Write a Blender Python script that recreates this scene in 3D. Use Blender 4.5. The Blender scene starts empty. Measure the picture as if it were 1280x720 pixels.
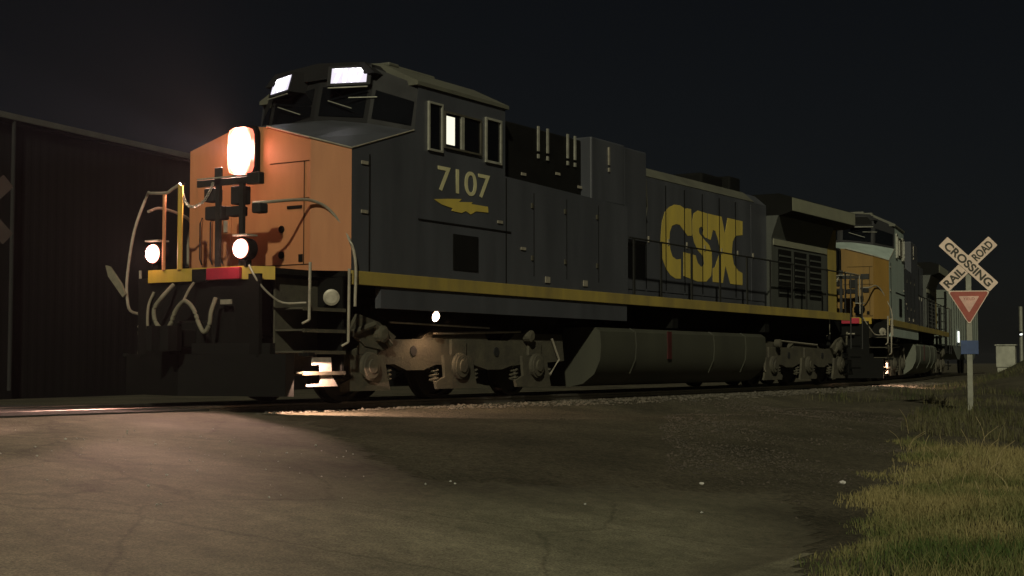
import bpy, bmesh, math, random
import numpy as np
from mathutils import Vector, Matrix
random.seed(7); rng = np.random.default_rng(11)
sc = bpy.context.scene
col = sc.collection
R = math.radians

# ---------------------------------------------------------------- camera
cd = bpy.data.cameras.new("camera"); cam = bpy.data.objects.new("camera", cd); col.objects.link(cam)
cd.sensor_width = 36; cd.lens = 36*1759.4/1280; cd.clip_start = .1; cd.clip_end = 3000
cam.location = (-13.643, -13.486, 0.552)
cam.rotation_euler = (R(90+3.03), 0, R(-57.33))
sc.camera = cam

# ---------------------------------------------------------------- sky and light
SUN_AZ = 62.0      # the direction the light comes from lies behind the camera
SUN_EL = 31.0
w = bpy.data.worlds.new("World"); sc.world = w; w.use_nodes = True
nt = w.node_tree; nt.nodes.clear()
out = nt.nodes.new("ShaderNodeOutputWorld"); bg = nt.nodes.new("ShaderNodeBackground")
sky = nt.nodes.new("ShaderNodeTexSky"); sky.sky_type = 'NISHITA'; sky.sun_disc = False
sky.sun_elevation = R(SUN_EL); sky.sun_rotation = R(180+SUN_AZ)
hs = nt.nodes.new("ShaderNodeHueSaturation"); hs.inputs['Saturation'].default_value = .6
nt.links.new(sky.outputs[0], hs.inputs['Color']); nt.links.new(hs.outputs[0], bg.inputs[0])
bg.inputs[1].default_value = 0.0010
nt.links.new(bg.outputs[0], out.inputs[0])
sd = bpy.data.lights.new("night_light", 'SUN'); sun = bpy.data.objects.new("night_light", sd); col.objects.link(sun)
sd.energy = 1.6; sd.angle = R(1.2); sd.color = (1.0, .955, .69)
sdir = Vector((math.sin(R(SUN_AZ))*math.cos(R(SUN_EL)), math.cos(R(SUN_AZ))*math.cos(R(SUN_EL)), -math.sin(R(SUN_EL))))
sun.rotation_euler = sdir.to_track_quat('-Z', 'Y').to_euler()
sc.view_settings.view_transform = 'Standard'; sc.view_settings.look = 'None'
sc.view_settings.exposure = 0; sc.view_settings.gamma = 1; sc.view_settings.use_curve_mapping = False
sc.render.engine = 'CYCLES'
sc.cycles.max_bounces = 5; sc.cycles.sample_clamp_indirect = 1.5; sc.cycles.volume_bounces = 0

# ---------------------------------------------------------------- helpers
def tag(o, label=None, cat=None, group=None, kind=None):
    if label: o["label"] = label
    if cat: o["category"] = cat
    if group: o["group"] = group
    if kind: o["kind"] = kind
    return o
def empty(name, loc=(0,0,0), rz=0):
    o = bpy.data.objects.new(name, None); col.objects.link(o); o.location = loc; o.rotation_euler = (0,0,rz)
    o.empty_display_size = .2
    return o
class MB:
    def __init__(s): s.bm = bmesh.new()
    def box(s, x0, x1, y0, y1, z0, z1, bev=0):
        vs = [s.bm.verts.new((x, y, z)) for z in (z0, z1) for x, y in ((x0,y0),(x1,y0),(x1,y1),(x0,y1))]
        fs = [(3,2,1,0),(4,5,6,7),(0,1,5,4),(1,2,6,5),(2,3,7,6),(3,0,4,7)]
        F = [s.bm.faces.new([vs[i] for i in f]) for f in fs]
        if bev:
            E = list({e for f in F for e in f.edges})
            bmesh.ops.bevel(s.bm, geom=E, offset=bev, segments=2, affect='EDGES', profile=.5)
        return s
    def poly(s, pts):
        s.bm.faces.new([s.bm.verts.new(p) for p in pts]); return s
    def prism(s, pts, axis, a, b):
        # pts: 2-D outline in the two other axes, extruded from a to b
        def P(u, v, t): return (t,u,v) if axis == 'x' else (u,t,v) if axis == 'y' else (u,v,t)
        A = [s.bm.verts.new(P(u,v,a)) for u,v in pts]; B = [s.bm.verts.new(P(u,v,b)) for u,v in pts]
        s.bm.faces.new(A); s.bm.faces.new(B[::-1])
        for i in range(len(pts)):
            j = (i+1) % len(pts); s.bm.faces.new((A[j], A[i], B[i], B[j]))
        return s
    def tube(s, pts, r, n=8, caps=True):
        pts = [Vector(p) for p in pts]; rings = []
        for i, p in enumerate(pts):
            d = (pts[min(i+1, len(pts)-1)] - pts[max(i-1, 0)]).normalized()
            a = Vector((0,0,1)) if abs(d.z) < .9 else Vector((1,0,0))
            u = d.cross(a).normalized(); v = d.cross(u)
            rr = r[i] if isinstance(r, (list, tuple)) else r
            rings.append([s.bm.verts.new(p + (u*math.cos(t)+v*math.sin(t))*rr) for t in [2*math.pi*k/n for k in range(n)]])
        for a, b in zip(rings, rings[1:]):
            for k in range(n): s.bm.faces.new((a[k], a[(k+1)%n], b[(k+1)%n], b[k]))
        if caps: s.bm.faces.new(rings[0][::-1]); s.bm.faces.new(rings[-1])
        return s
    def lathe(s, c, axis, prof, n=24):
        # prof: (distance along axis, radius)
        c = Vector(c); ax = Vector(axis).normalized(); a = Vector((0,0,1)) if abs(ax.z) < .9 else Vector((1,0,0))
        u = ax.cross(a).normalized(); v = ax.cross(u); rings = []
        for t, r in prof:
            rings.append([s.bm.verts.new(c+ax*t+(u*math.cos(q)+v*math.sin(q))*max(r,1e-4)) for q in [2*math.pi*k/n for k in range(n)]])
        for A, B in zip(rings, rings[1:]):
            for k in range(n): s.bm.faces.new((A[k], A[(k+1)%n], B[(k+1)%n], B[k]))
        s.bm.faces.new(rings[0][::-1]); s.bm.faces.new(rings[-1])
        return s
    def build(s, name, mat, parent=None, smooth=False, fix=True):
        if fix: bmesh.ops.recalc_face_normals(s.bm, faces=s.bm.faces)
        me = bpy.data.meshes.new(name); s.bm.to_mesh(me); s.bm.free()
        if smooth:
            for p in me.polygons: p.use_smooth = True
            try: me.set_sharp_from_angle(angle=R(35))
            except Exception: pass
        me.materials.append(mat)
        o = bpy.data.objects.new(name, me); col.objects.link(o)
        if parent: o.parent = parent
        return o
def arc(pts, n=6):
    # Catmull-Rom through the points
    P = [Vector(p) for p in pts]; P = [P[0]*2-P[1]] + P + [P[-1]*2-P[-2]]; o = []
    for i in range(1, len(P)-2):
        for k in range(n):
            t = k/n; a,b,c,d = P[i-1:i+3]
            o.append(.5*((2*b)+(c-a)*t+(2*a-5*b+4*c-d)*t*t+(3*b-a-3*c+d)*t**3))
    o.append(P[-2]); return o
def text_part(name, body, size, mat, parent, loc, rot, width=None, depth=.004, bold=0, sx=1):
    cu = bpy.data.curves.new("t", 'FONT'); cu.body = body; cu.size = size; cu.align_x = 'CENTER'; cu.align_y = 'CENTER'
    cu.extrude = depth; cu.offset = bold
    t = bpy.data.objects.new("t", cu); col.objects.link(t)
    dg = bpy.context.evaluated_depsgraph_get(); dg.update()
    me = bpy.data.meshes.new_from_object(t.evaluated_get(dg)); bpy.data.objects.remove(t)
    xs = [v.co.x for v in me.vertices]; k = (width/(max(xs)-min(xs))) if width else sx
    cx = (max(xs)+min(xs))/2; ys = [v.co.y for v in me.vertices]; cy = (max(ys)+min(ys))/2
    for v in me.vertices: v.co.x = (v.co.x-cx)*k; v.co.y -= cy
    me.materials.clear(); me.materials.append(mat); me.name = name
    o = bpy.data.objects.new(name, me); col.objects.link(o); o.parent = parent
    o.location = loc; o.rotation_euler = rot
    return o

# ---------------------------------------------------------------- materials
def mat(name, c, rough=.5, metal=0, var=.25, scale=3.0, c2=None, bump=0, bscale=40, streak=False, spec=.5, coat=0):
    m = bpy.data.materials.new(name); m.use_nodes = True; n = m.node_tree.nodes; l = m.node_tree.links
    b = n['Principled BSDF']; b.inputs['Roughness'].default_value = rough; b.inputs['Metallic'].default_value = metal
    b.inputs['Specular IOR Level'].default_value = spec
    if coat: b.inputs['Coat Weight'].default_value = coat; b.inputs['Coat Roughness'].default_value = .15
    tc = n.new('ShaderNodeTexCoord'); mp = n.new('ShaderNodeMapping')
    if streak: mp.inputs['Scale'].default_value = (1, 1, .18)
    l.new(tc.outputs['Object'], mp.inputs[0])
    nz = n.new('ShaderNodeTexNoise'); nz.inputs['Scale'].default_value = scale; nz.inputs['Detail'].default_value = 8; nz.inputs['Roughness'].default_value = .65
    l.new(mp.outputs[0], nz.inputs['Vector'])
    cr = n.new('ShaderNodeValToRGB'); cr.color_ramp.elements[0].position = .3; cr.color_ramp.elements[1].position = .7
    if c2 is None: c2 = tuple(x*(1-var*1.6) for x in c)
    cr.color_ramp.elements[0].color = (*c2, 1); cr.color_ramp.elements[1].color = (*c, 1)
    l.new(nz.outputs[0], cr.inputs[0]); l.new(cr.outputs[0], b.inputs['Base Color'])
    mr = n.new('ShaderNodeMapRange'); mr.inputs[3].default_value = max(rough-.12, .05); mr.inputs[4].default_value = min(rough+.18, 1)
    l.new(nz.outputs[0], mr.inputs[0]); l.new(mr.outputs[0], b.inputs['Roughness'])
    if bump:
        bn = n.new('ShaderNodeTexNoise'); bn.inputs['Scale'].default_value = bscale; bn.inputs['Detail'].default_value = 6
        l.new(tc.outputs['Object'], bn.inputs['Vector'])
        bp = n.new('ShaderNodeBump'); bp.inputs['Strength'].default_value = bump; bp.inputs['Distance'].default_value = .03
        l.new(bn.outputs[0], bp.inputs['Height']); l.new(bp.outputs[0], b.inputs['Normal'])
    return m
def emit(name, c, s):
    m = bpy.data.materials.new(name); m.use_nodes = True; b = m.node_tree.nodes['Principled BSDF']
    b.inputs['Base Color'].default_value = (*[min(1,x) for x in c], 1); b.inputs['Emission Color'].default_value = (*c, 1)
    b.inputs['Emission Strength'].default_value = s; return m
def lens(name, c, s, p0, p1):
    # a lamp lens, brightest in the middle; the red rim paints the bloom around it
    m = emit(name, c, s); n = m.node_tree.nodes; l = m.node_tree.links; b = n['Principled BSDF']
    tc = n.new('ShaderNodeTexCoord'); mp = n.new('ShaderNodeMapping'); mp.inputs['Location'].default_value = (0,-1,-1); mp.inputs['Scale'].default_value = (0,2,2)
    l.new(tc.outputs['Generated'], mp.inputs[0]); vl = n.new('ShaderNodeVectorMath'); vl.operation = 'LENGTH'; l.new(mp.outputs[0], vl.inputs[0])
    r1 = n.new('ShaderNodeMapRange'); r1.inputs[1].default_value = p0; r1.inputs[2].default_value = p1; r1.inputs[3].default_value = s; r1.inputs[4].default_value = 1.6
    r1.interpolation_type = 'SMOOTHERSTEP'; l.new(vl.outputs['Value'], r1.inputs[0]); l.new(r1.outputs[0], b.inputs['Emission Strength'])
    r2 = n.new('ShaderNodeMapRange'); r2.inputs[1].default_value = p0; r2.inputs[2].default_value = p1; l.new(vl.outputs['Value'], r2.inputs[0])
    mx = n.new('ShaderNodeMix'); mx.data_type = 'RGBA'; mx.inputs[6].default_value = (*c,1); mx.inputs[7].default_value = (1,.16,.10,1)
    l.new(r2.outputs[0], mx.inputs[0]); l.new(mx.outputs[2], b.inputs['Emission Color']); return m
M = dict(
 navy = mat('navy_paint', (.074,.078,.090), .42, var=.22, scale=1.6, streak=True, bump=.06, bscale=3),
 yellow2 = mat('dull_yellow_nose_paint', (.27,.155,.03), .6, scale=2, streak=True),
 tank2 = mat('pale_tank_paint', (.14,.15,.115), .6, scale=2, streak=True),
 navy2 = mat('pale_blue_grey_paint', (.42,.50,.45), .55, var=.2, scale=2, streak=True),  # paler tone for the second locomotive's cab, nose top and lower sill
 yellow = mat('yellow_paint', (.55,.37,.045), .45, var=.22, scale=3, c2=(.36,.25,.05), streak=True),
 sillyel = mat('dusty_yellow_paint', (.40,.30,.06), .6, var=.25, scale=2.2, c2=(.22,.17,.06), streak=True),
 logo = mat('weathered_yellow_lettering', (.62,.47,.08), .6, scale=2, c2=(.44,.34,.08), streak=True),
 digit = mat('reflective_number_film', (.62,.58,.34), .5, scale=6, c2=(.5,.46,.27)),
 orange = mat('orange_yellow_nose_paint', (.52,.23,.10), .5, scale=2.5, c2=(.40,.165,.075), streak=True, bump=.04, bscale=4),
 black = mat('black_underframe_paint', (.009,.009,.008), .75, scale=4, spec=.12),
 roof = mat('pale_roof_paint', (.13,.13,.095), .6, scale=2, c2=(.09,.088,.07)),  # paler tone for the roof, its fittings and the hood bevel
 wing = mat('pale_radiator_panel', (.26,.26,.18), .6, scale=2, c2=(.19,.19,.14)),
 truck = mat('grimy_cast_steel', (.095,.087,.06), .75, spec=.25, scale=4, c2=(.055,.05,.04), bump=.25, bscale=25),
 tank = mat('grimy_tank_paint', (.06,.061,.042), .55, scale=1.2, c2=(.045,.045,.034), streak=True),
 wheel = mat('dark_wheel_steel', (.04,.036,.03), .5, metal=.3, scale=6),
 alu = mat('bare_aluminium', (.55,.54,.45), .35, metal=.4, scale=8),
 rail = mat('handrail_steel', (.42,.38,.30), .45, metal=.2, scale=10),
 railblk = mat('dark_handrail_paint', (.02,.02,.018), .5),
 hose = mat('dusty_rubber_hose', (.22,.20,.14), .7, scale=12),
 glass = mat('dark_window_glass', (.006,.007,.009), .16, scale=1, spec=.25),
 rubber = mat('black_rubber', (.012,.012,.012), .8),
 red = mat('red_paint', (.07,.011,.010), .6),
 redlit = mat('red_lit_sill', (.5,.03,.06), .4),  # red lamp light on the sill, put into the colour
 rad = mat('grey_radiator_paint', (.078,.083,.072), .6, scale=2, streak=True),
 wall_black = mat('matt_black_cab_front', (.006,.006,.007), .7),
 white = mat('white_reflector', (.75,.72,.66), .4, scale=10),
 bracket = mat('pale_bracket_paint', (.42,.38,.34), .5, scale=10),
 conc = mat('concrete', (.25,.23,.19), .8, scale=5, bump=.3),
 headlamp = lens('lit_headlamp_lens', (1.0,.62,.50), 45, .78, 1.15),
 ditch = lens('lit_ditch_lens', (1.0,.60,.48), 35, .72, 1.08),
 ground_lamp = emit('lit_ground_lens', (1.0,.68,.45), 25),
 board = emit('lit_number_board', (.30,.28,.34), 2.6),
 boarddig = emit('lit_number_digits', (1.0,.97,1.0), 3.5),
 cabglow = emit('lit_cab_window', (1.0,.97,.78), .95),
 farlamp = emit('distant_orange_lamp', (1.0,.42,.12), 5),
 farwhite = emit('distant_white_marker', (.95,1,.95), 1.2),
 addedlens = emit('added_step_lens', (1.0,.8,.65), 6),
)

def smooth_glass():
    nt_ = M['glass'].node_tree; b = nt_.nodes['Principled BSDF']
    for l in list(b.inputs['Roughness'].links): nt_.links.remove(l)
    b.inputs['Roughness'].default_value = .015
smooth_glass()

# ---------------------------------------------------------------- terrain
RC = 132.0
def ytrack(x):
    if x < -30: return ytrack(-30) - (x+30)*41/RC*1.0
    if x > 44: return ytrack(44) + .12*(x-44) + 1.3*(1-math.exp(-(x-44)/10))
    return ((x-11)**2-49)/(2*RC)
def ss(a, b, x):
    t = min(max((x-a)/(b-a), 0), 1); return t*t*(3-2*t)
def hn(x, y, s, seed=0):
    # smooth value noise
    x = x/s+seed*17.3; y = y/s+seed*5.1
    xi = math.floor(x); yi = math.floor(y); fx = x-xi; fy = y-yi
    def h(i, j):
        v = math.sin(i*127.1+j*311.7+seed*74.7)*43758.5453; return v-math.floor(v)
    fx = fx*fx*(3-2*fx); fy = fy*fy*(3-2*fy)
    return (h(xi,yi)*(1-fx)+h(xi+1,yi)*fx)*(1-fy)+(h(xi,yi+1)*(1-fx)+h(xi+1,yi+1)*fx)*fy
GP = [(-6.6,-10.9),(-5.2,-10.2),(-3.0,-9.75),(-0.9,-8.95),(2,-8.5),(5,-7.6),(9,-6.5),(14,-5.6),(20,-4.3),(40,-1.6),(60,3.6),(90,13)]
def grass_edge(x):
    if x <= GP[0][0]: return GP[0][1]+(x-GP[0][0])*.5
    for (a,b),(c,d) in zip(GP, GP[1:]):
        if x <= c: return b+(d-b)*(x-a)/(c-a)
    return GP[-1][1]
def gz(x, y):
    t = min(max((-2.0-y)/7.5, 0), 1); z = -.10-.65*t**1.6
    o = y-ytrack(x)
    if x > 2:      # the ballast shoulder leaves a shallow ditch beside the track
        z -= .16*ss(2, 8, x)*math.exp(-((o+3.4)/.9)**2)
        z += .06*(hn(x, y, .8, 3)-.5)*ss(2,6,x)*ss(-2.0,-3.0,o)
    if o < -1.5:
        z += 1.25*ss(16, 62, x)*ss(-1.9, -5.5, o)
        z += .25*(hn(x, y, 5, 5)-.3)*ss(14, 26, x)*ss(-2.4,-4.5,o)
    ge = grass_edge(x)
    if y < ge: z += .10*ss(0, 1.2, ge-y)*(.4+hn(x, y, 1.3, 2)) 
    if o > 2.5: z -= .2*ss(2.5, 5, o)
    return z
def axis_vals(lo, hi, breaks):
    v = [lo]
    while v[-1] < hi:
        x = v[-1]; st = next((s for a, b, s in breaks if a <= x < b), 40); v.append(x+st)
    return v
gx = axis_vals(-600, 1200, [(-600,-60,60),(-60,-16,4),(-16,22,.3),(22,80,1.2),(80,200,8),(200,1200,60)])
gy = axis_vals(-500, 900, [(-500,-40,40),(-40,-15,2),(-15,5,.3),(5,25,1.5),(25,60,5),(60,900,60)])
def ground_mat():
    m = bpy.data.materials.new('dirt_and_gravel'); m.use_nodes = True; n = m.node_tree.nodes; l = m.node_tree.links
    b = n['Principled BSDF']; b.inputs['Roughness'].default_value = .95; b.inputs['Specular IOR Level'].default_value = .15
    tc = n.new('ShaderNodeTexCoord')
    def nz(s, d=8, r=.65):
        q = n.new('ShaderNodeTexNoise'); q.inputs['Scale'].default_value = s; q.inputs['Detail'].default_value = d; q.inputs['Roughness'].default_value = r
        l.new(tc.outputs['Object'], q.inputs['Vector']); return q
    a = nz(.45); c = nz(14, 6, .8); v = n.new('ShaderNodeTexVoronoi'); v.inputs['Scale'].default_value = 26; l.new(tc.outputs['Object'], v.inputs['Vector'])
    r1 = n.new('ShaderNodeValToRGB'); r1.color_ramp.elements[0].position = .35; r1.color_ramp.elements[1].position = .65
    r1.color_ramp.elements[0].color = (.062,.058,.042,1); r1.color_ramp.elements[1].color = (.135,.122,.088,1)
    l.new(a.outputs[0], r1.inputs[0])
    r2 = n.new('ShaderNodeValToRGB'); r2.color_ramp.elements[0].position = .35; r2.color_ramp.elements[1].position = .75
    r2.color_ramp.elements[0].color = (.45,.45,.45,1); r2.color_ramp.elements[1].color = (1.5,1.45,1.35,1)
    l.new(c.outputs[0], r2.inputs[0])
    mx = n.new('ShaderNodeMix'); mx.data_type = 'RGBA'; mx.blend_type = 'MULTIPLY'; mx.inputs[0].default_value = 1
    l.new(r1.outputs[0], mx.inputs[6]); l.new(r2.outputs[0], mx.inputs[7]); l.new(mx.outputs[2], b.inputs['Base Color'])
    bp = n.new('ShaderNodeBump'); bp.inputs['Strength'].default_value = .8; bp.inputs['Distance'].default_value = .03
    ad = n.new('ShaderNodeMath'); ad.operation = 'ADD'; l.new(v.outputs[0], ad.inputs[0]); l.new(c.outputs[0], ad.inputs[1])
    l.new(ad.outputs[0], bp.inputs['Height']); l.new(bp.outputs[0], b.inputs['Normal'])
    return m
def asphalt_mat():
    m = bpy.data.materials.new('worn_asphalt'); m.use_nodes = True; n = m.node_tree.nodes; l = m.node_tree.links
    b = n['Principled BSDF']; b.inputs['Roughness'].default_value = .8; b.inputs['Specular IOR Level'].default_value = .3
    tc = n.new('ShaderNodeTexCoord')
    def nz(s, d=8, r=.65, v=None):
        q = n.new('ShaderNodeTexNoise'); q.inputs['Scale'].default_value = s; q.inputs['Detail'].default_value = d; q.inputs['Roughness'].default_value = r
        l.new(v or tc.outputs['Object'], q.inputs['Vector']); return q
    def ramp(src, p0, c0, p1, c1):
        r = n.new('ShaderNodeValToRGB'); r.color_ramp.elements[0].position = p0; r.color_ramp.elements[1].position = p1
        r.color_ramp.elements[0].color = (*c0,1); r.color_ramp.elements[1].color = (*c1,1); l.new(src, r.inputs[0]); return r.outputs[0]
    def mul(a, bb, f=1):
        mx = n.new('ShaderNodeMix'); mx.data_type = 'RGBA'; mx.blend_type = 'MULTIPLY'; mx.inputs[0].default_value = f
        l.new(a, mx.inputs[6]); l.new(bb, mx.inputs[7]); return mx.outputs[2]
    mp = n.new('ShaderNodeMapping'); mp.inputs['Rotation'].default_value = (0,0,R(-22)); mp.inputs['Scale'].default_value = (1.7,.35,1)
    l.new(tc.outputs['Object'], mp.inputs[0])
    big = ramp(nz(.55, 6, .6, mp.outputs[0]).outputs[0], .32, (.135,.13,.088), .66, (.285,.268,.188))
    fine = ramp(nz(60, 5, .8).outputs[0], .35, (.42,.42,.42), .68, (1.5,1.5,1.46))
    mid = ramp(nz(5, 8, .7).outputs[0], .3, (.66,.66,.66), .68, (1.2,1.18,1.14))
    vo = n.new('ShaderNodeTexVoronoi'); vo.feature = 'DISTANCE_TO_EDGE'; vo.inputs['Scale'].default_value = .75
    dn = nz(1.7, 6, .7); mv = n.new('ShaderNodeMix'); mv.data_type = 'VECTOR'; mv.inputs[0].default_value = .25
    l.new(tc.outputs['Object'], mv.inputs[4]); l.new(dn.outputs['Color'], mv.inputs[5]); l.new(mv.outputs[1], vo.inputs['Vector'])
    crack = ramp(vo.outputs[0], .002, (.45,.45,.45), .014, (1,1,1))
    c = mul(mul(mul(big, fine), mid), crack, .6)
    # dirt creeping over the broken edge of the paving
    at = n.new('ShaderNodeAttribute'); at.attribute_name = 'wear'
    en = nz(1.1, 7, .7); m1 = n.new('ShaderNodeMath'); m1.operation = 'MULTIPLY_ADD'; l.new(en.outputs[0], m1.inputs[0]); m1.inputs[1].default_value = -3.4
    l.new(at.outputs['Fac'], m1.inputs[2])
    mr = n.new('ShaderNodeMapRange'); mr.inputs[1].default_value = -1.7; mr.inputs[2].default_value = .9; l.new(m1.outputs[0], mr.inputs[0])
    mx = n.new('ShaderNodeMix'); mx.data_type = 'RGBA'; l.new(mr.outputs[0], mx.inputs[0])
    dirt = mul(ramp(nz(.45).outputs[0], .35, (.062,.058,.042), .65, (.135,.122,.088)), ramp(nz(14, 6, .8).outputs[0], .35, (.45,.45,.45), .75, (1.5,1.45,1.35)))
    l.new(dirt, mx.inputs[6]); l.new(c, mx.inputs[7]); l.new(mx.outputs[2], b.inputs['Base Color'])
    bp = n.new('ShaderNodeBump'); bp.inputs['Strength'].default_value = .6; bp.inputs['Distance'].default_value = .012
    q = nz(90, 4, .8); l.new(q.outputs[0], bp.inputs['Height']); l.new(bp.outputs[0], b.inputs['Normal'])
    return m
def sheet(name, xs, ys, zf, m, inside=None, kind='structure', attr=None):
    idx = {}; V = []; F = []
    def vi(i, j):
        k = (i, j)
        if k not in idx: idx[k] = len(V); V.append((xs[i], ys[j], zf(xs[i], ys[j])))
        return idx[k]
    for i in range(len(xs)-1):
        for j in range(len(ys)-1):
            if inside and not inside((xs[i]+xs[i+1])/2, (ys[j]+ys[j+1])/2): continue
            F.append((vi(i,j), vi(i+1,j), vi(i+1,j+1), vi(i,j+1)))
    me = bpy.data.meshes.new(name); me.from_pydata(V, [], F); me.materials.append(m)
    for p in me.polygons: p.use_smooth = True
    if attr:
        a_ = me.attributes.new('wear', 'FLOAT', 'POINT')
        for i, v in enumerate(V): a_.data[i].value = attr(v[0], v[1])
    o = bpy.data.objects.new(name, me); col.objects.link(o)
    if kind: o['kind'] = kind
    return o
gm = ground_mat(); am = asphalt_mat()
sheet('ground', gx, gy, gz, gm)
# the paved crossing road, flared where it meets the road the camera stands on
def road_edge(y):      # right-hand edge of the asphalt as a function of y
    pts = [(-40,14),(-14.0,2.0),(-10.9,-5.3),(-10.2,-5.0),(-9.6,-3.2),(-8.6,-1.6),(-7.9,-2.6),(-6.8,-4.4),(-5.4,-3.4),(-3.8,-2.0),(-2.4,-1.3),(0,-1.3),(8,-1.2),(60,-1)]
    for (a,b),(c,d) in zip(pts, pts[1:]):
        if y <= c: return b+(d-b)*(y-a)/(c-a)
    return -1
def on_road(x, y):
    j = .55*(hn(x, y, .9, 8)-.5)+.3*(hn(x, y, .25, 9)-.5)
    if y > -12 and y < grass_edge(x) and x > -7: return False
    return -14 < x < road_edge(y)+j and (y < -1.75+ytrack(x)+0.02 or y > 1.75+ytrack(x))
rx = [-14+.1*i for i in range(160)]; ry = [-16+.1*i for i in range(250)]
sheet('road', rx, ry, lambda x, y: gz(x, y)+.004+(.07*ss(-3.5,-1.9,y-ytrack(x)) if y < 0 else .07), am, on_road, attr=lambda x, y: min(max(road_edge(y)-x, 0), 4) if y > -9.9 else 4)

# crossing panels between and beside the rails
pm = mat('crossing_panel', (.045,.042,.036), .8, scale=6, bump=.3)
def strip(name, x0, x1, o0, o1, z0, z1, m, n=40, parent=None, kind=None):
    mb = MB(); P = []
    for k in range(n+1):
        x = x0+(x1-x0)*k/n; y = ytrack(x)
        P.append([mb.bm.verts.new((x, y+o, z)) for o, z in ((o0,z0),(o1,z0),(o1,z1),(o0,z1))])
    for a, b in zip(P, P[1:]):
        for i in range(4): j = (i+1)%4; mb.bm.faces.new((a[i], b[i], b[j], a[j]))
    mb.bm.faces.new(P[0]); mb.bm.faces.new(P[-1][::-1])
    o = mb.build(name, m, parent)
    if kind: o['kind'] = kind
    return o
strip('crossing_panel', -12, -1.4, -.64, .64, -.14, -.012, pm, kind='structure')
strip('crossing_panel', -12, -1.4, -1.74, -.80, -.14, -.006, pm, kind='structure')
strip('crossing_panel', -12, -1.4, .80, 1.74, -.14, -.006, pm, kind='structure')
# track: two rails on ties
tr = empty('railway_track'); tag(tr, 'curving steel railway track on wooden ties under the locomotives', 'railway track')
rm = mat('polished_rail_steel', (.40,.37,.33), .3, metal=.9, scale=8)
for s in (-1, 1):
    mb = MB(); prof = [(-.07,-.17),(.07,-.17),(.07,-.155),(.012,-.14),(.012,-.045),(.036,-.035),(.036,-.006),(.028,0),(-.028,0),(-.036,-.006),(-.036,-.035),(-.012,-.045),(-.012,-.14),(-.07,-.155)]
    P = []
    for k in range(101):
        x = -30+k*1.0; P.append([mb.bm.verts.new((x, ytrack(x)+s*.7175+a, b)) for a, b in prof])
    for a, b in zip(P, P[1:]):
        for i in range(len(prof)): j = (i+1)%len(prof); mb.bm.faces.new((a[i], b[i], b[j], a[j]))
    mb.build('rail', rm, tr)
tm = mat('creosoted_tie', (.035,.027,.02), .9, scale=6, bump=.4)
mb = MB()
for k in range(130):
    x = -1.0+k*.52; y = ytrack(x); s = (x-11)/RC
    j = random.uniform(-.03,.03)
    c = Vector((x, y, -.25)); d = Vector((1, s, 0)).normalized(); nn = Vector((-d.y, d.x, 0))
    vs = [mb.bm.verts.new(c+d*a*.11+nn*(b*1.3+j)+Vector((0,0,h))) for h in (-.08,.075) for a, b in ((-1,-1),(1,-1),(1,1),(-1,1))]
    for f in [(3,2,1,0),(4,5,6,7),(0,1,5,4),(1,2,6,5),(2,3,7,6),(3,0,4,7)]: mb.bm.faces.new([vs[i] for i in f])
t = mb.build('ties', tm, tr); t['kind'] = 'stuff'

def scatter(name, pts, m, smin, smax, label, cat):
    base = np.array([(1,0,0),(-1,0,0),(0,1,0),(0,-1,0),(0,0,1),(0,0,-1)], float)
    fc = [(0,2,4),(2,1,4),(1,3,4),(3,0,4),(2,0,5),(1,2,5),(3,1,5),(0,3,5)]
    V = []; F = []
    for i, p in enumerate(pts):
        s = smin+(smax-smin)*random.random()**2.2; a = random.random()*6.28
        sc3 = np.array([random.uniform(.7,1.3), random.uniform(.6,1.1), random.uniform(.4,.8)])*s
        q = base*sc3*rng.uniform(.75,1.25,(6,1)); ca, sa = math.cos(a), math.sin(a)
        q = np.stack([q[:,0]*ca-q[:,1]*sa, q[:,0]*sa+q[:,1]*ca, q[:,2]], 1)+np.array(p)
        k = len(V); V += [tuple(v) for v in q]; F += [tuple(k+j for j in f) for f in fc]
    me = bpy.data.meshes.new(name); me.from_pydata(V, [], F); me.materials.append(m)
    o = bpy.data.objects.new(name, me); col.objects.link(o)
    tag(o, label, cat, kind='stuff'); return o
bm_ = mat('ballast_stone', (.135,.12,.09), .9, scale=2.4, c2=(.045,.04,.032))
pts = []
while len(pts) < 12000:
    x = random.uniform(-1.2, 32); o = random.uniform(-2.35, 1.6)
    if x < 2.2+.6*hn(x, o, .4, 50) and o < -1.7: continue
    if abs(o) > .64 and abs(o) < .8: continue
    if o < -2.2 and random.random() < (-2.2-o)*.8: continue
    y = ytrack(x)+o; pts.append((x, y, gz(x, y)+.005-(.03 if abs(o) < 1.3 else 0)))
scatter('ballast', pts, bm_, .015, .05, 'crushed stone ballast spread beneath and beside the locomotives', 'ballast')
pts = []
while len(pts) < 8000:
    x = random.uniform(-5.5, 12); y = random.uniform(-9.6, -2.5)
    e = road_edge(y)
    if x < e-.5: continue
    if y < grass_edge(x)-.3: continue
    if y > -6.9+.4855*x+.9*(hn(x,y,1.2,40)-.5): continue
    d = hn(x, y, 1.6, 12)*.75+hn(x, y, .4, 13)*.35
    if random.random() > (d-.42)*3: continue
    pts.append((x, y, gz(x, y)+.002))
gvm = mat('loose_gravel_stone', (.115,.09,.07), .9, scale=3.1, c2=(.05,.045,.035))
scatter('gravel', pts, gvm, .004, .022, 'loose brown gravel between the asphalt and the grass verge', 'gravel')
pts = []
for k in range(110):
    x = random.gauss(-5.0, 1.6); y = random.gauss(-5.0, 1.4)
    if on_road(x, y) and y < -2.2: pts.append((x, y, gz(x, y)+.012+.07*ss(-3.5,-1.9,y-ytrack(x))))
gsh = mat('pale_glass_chips', (.85,.85,.78), .12, scale=9, spec=1)
scatter('broken_glass', pts, gsh, .005, .017, 'tiny glinting chips of broken glass scattered over the road', 'broken glass')
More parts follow.
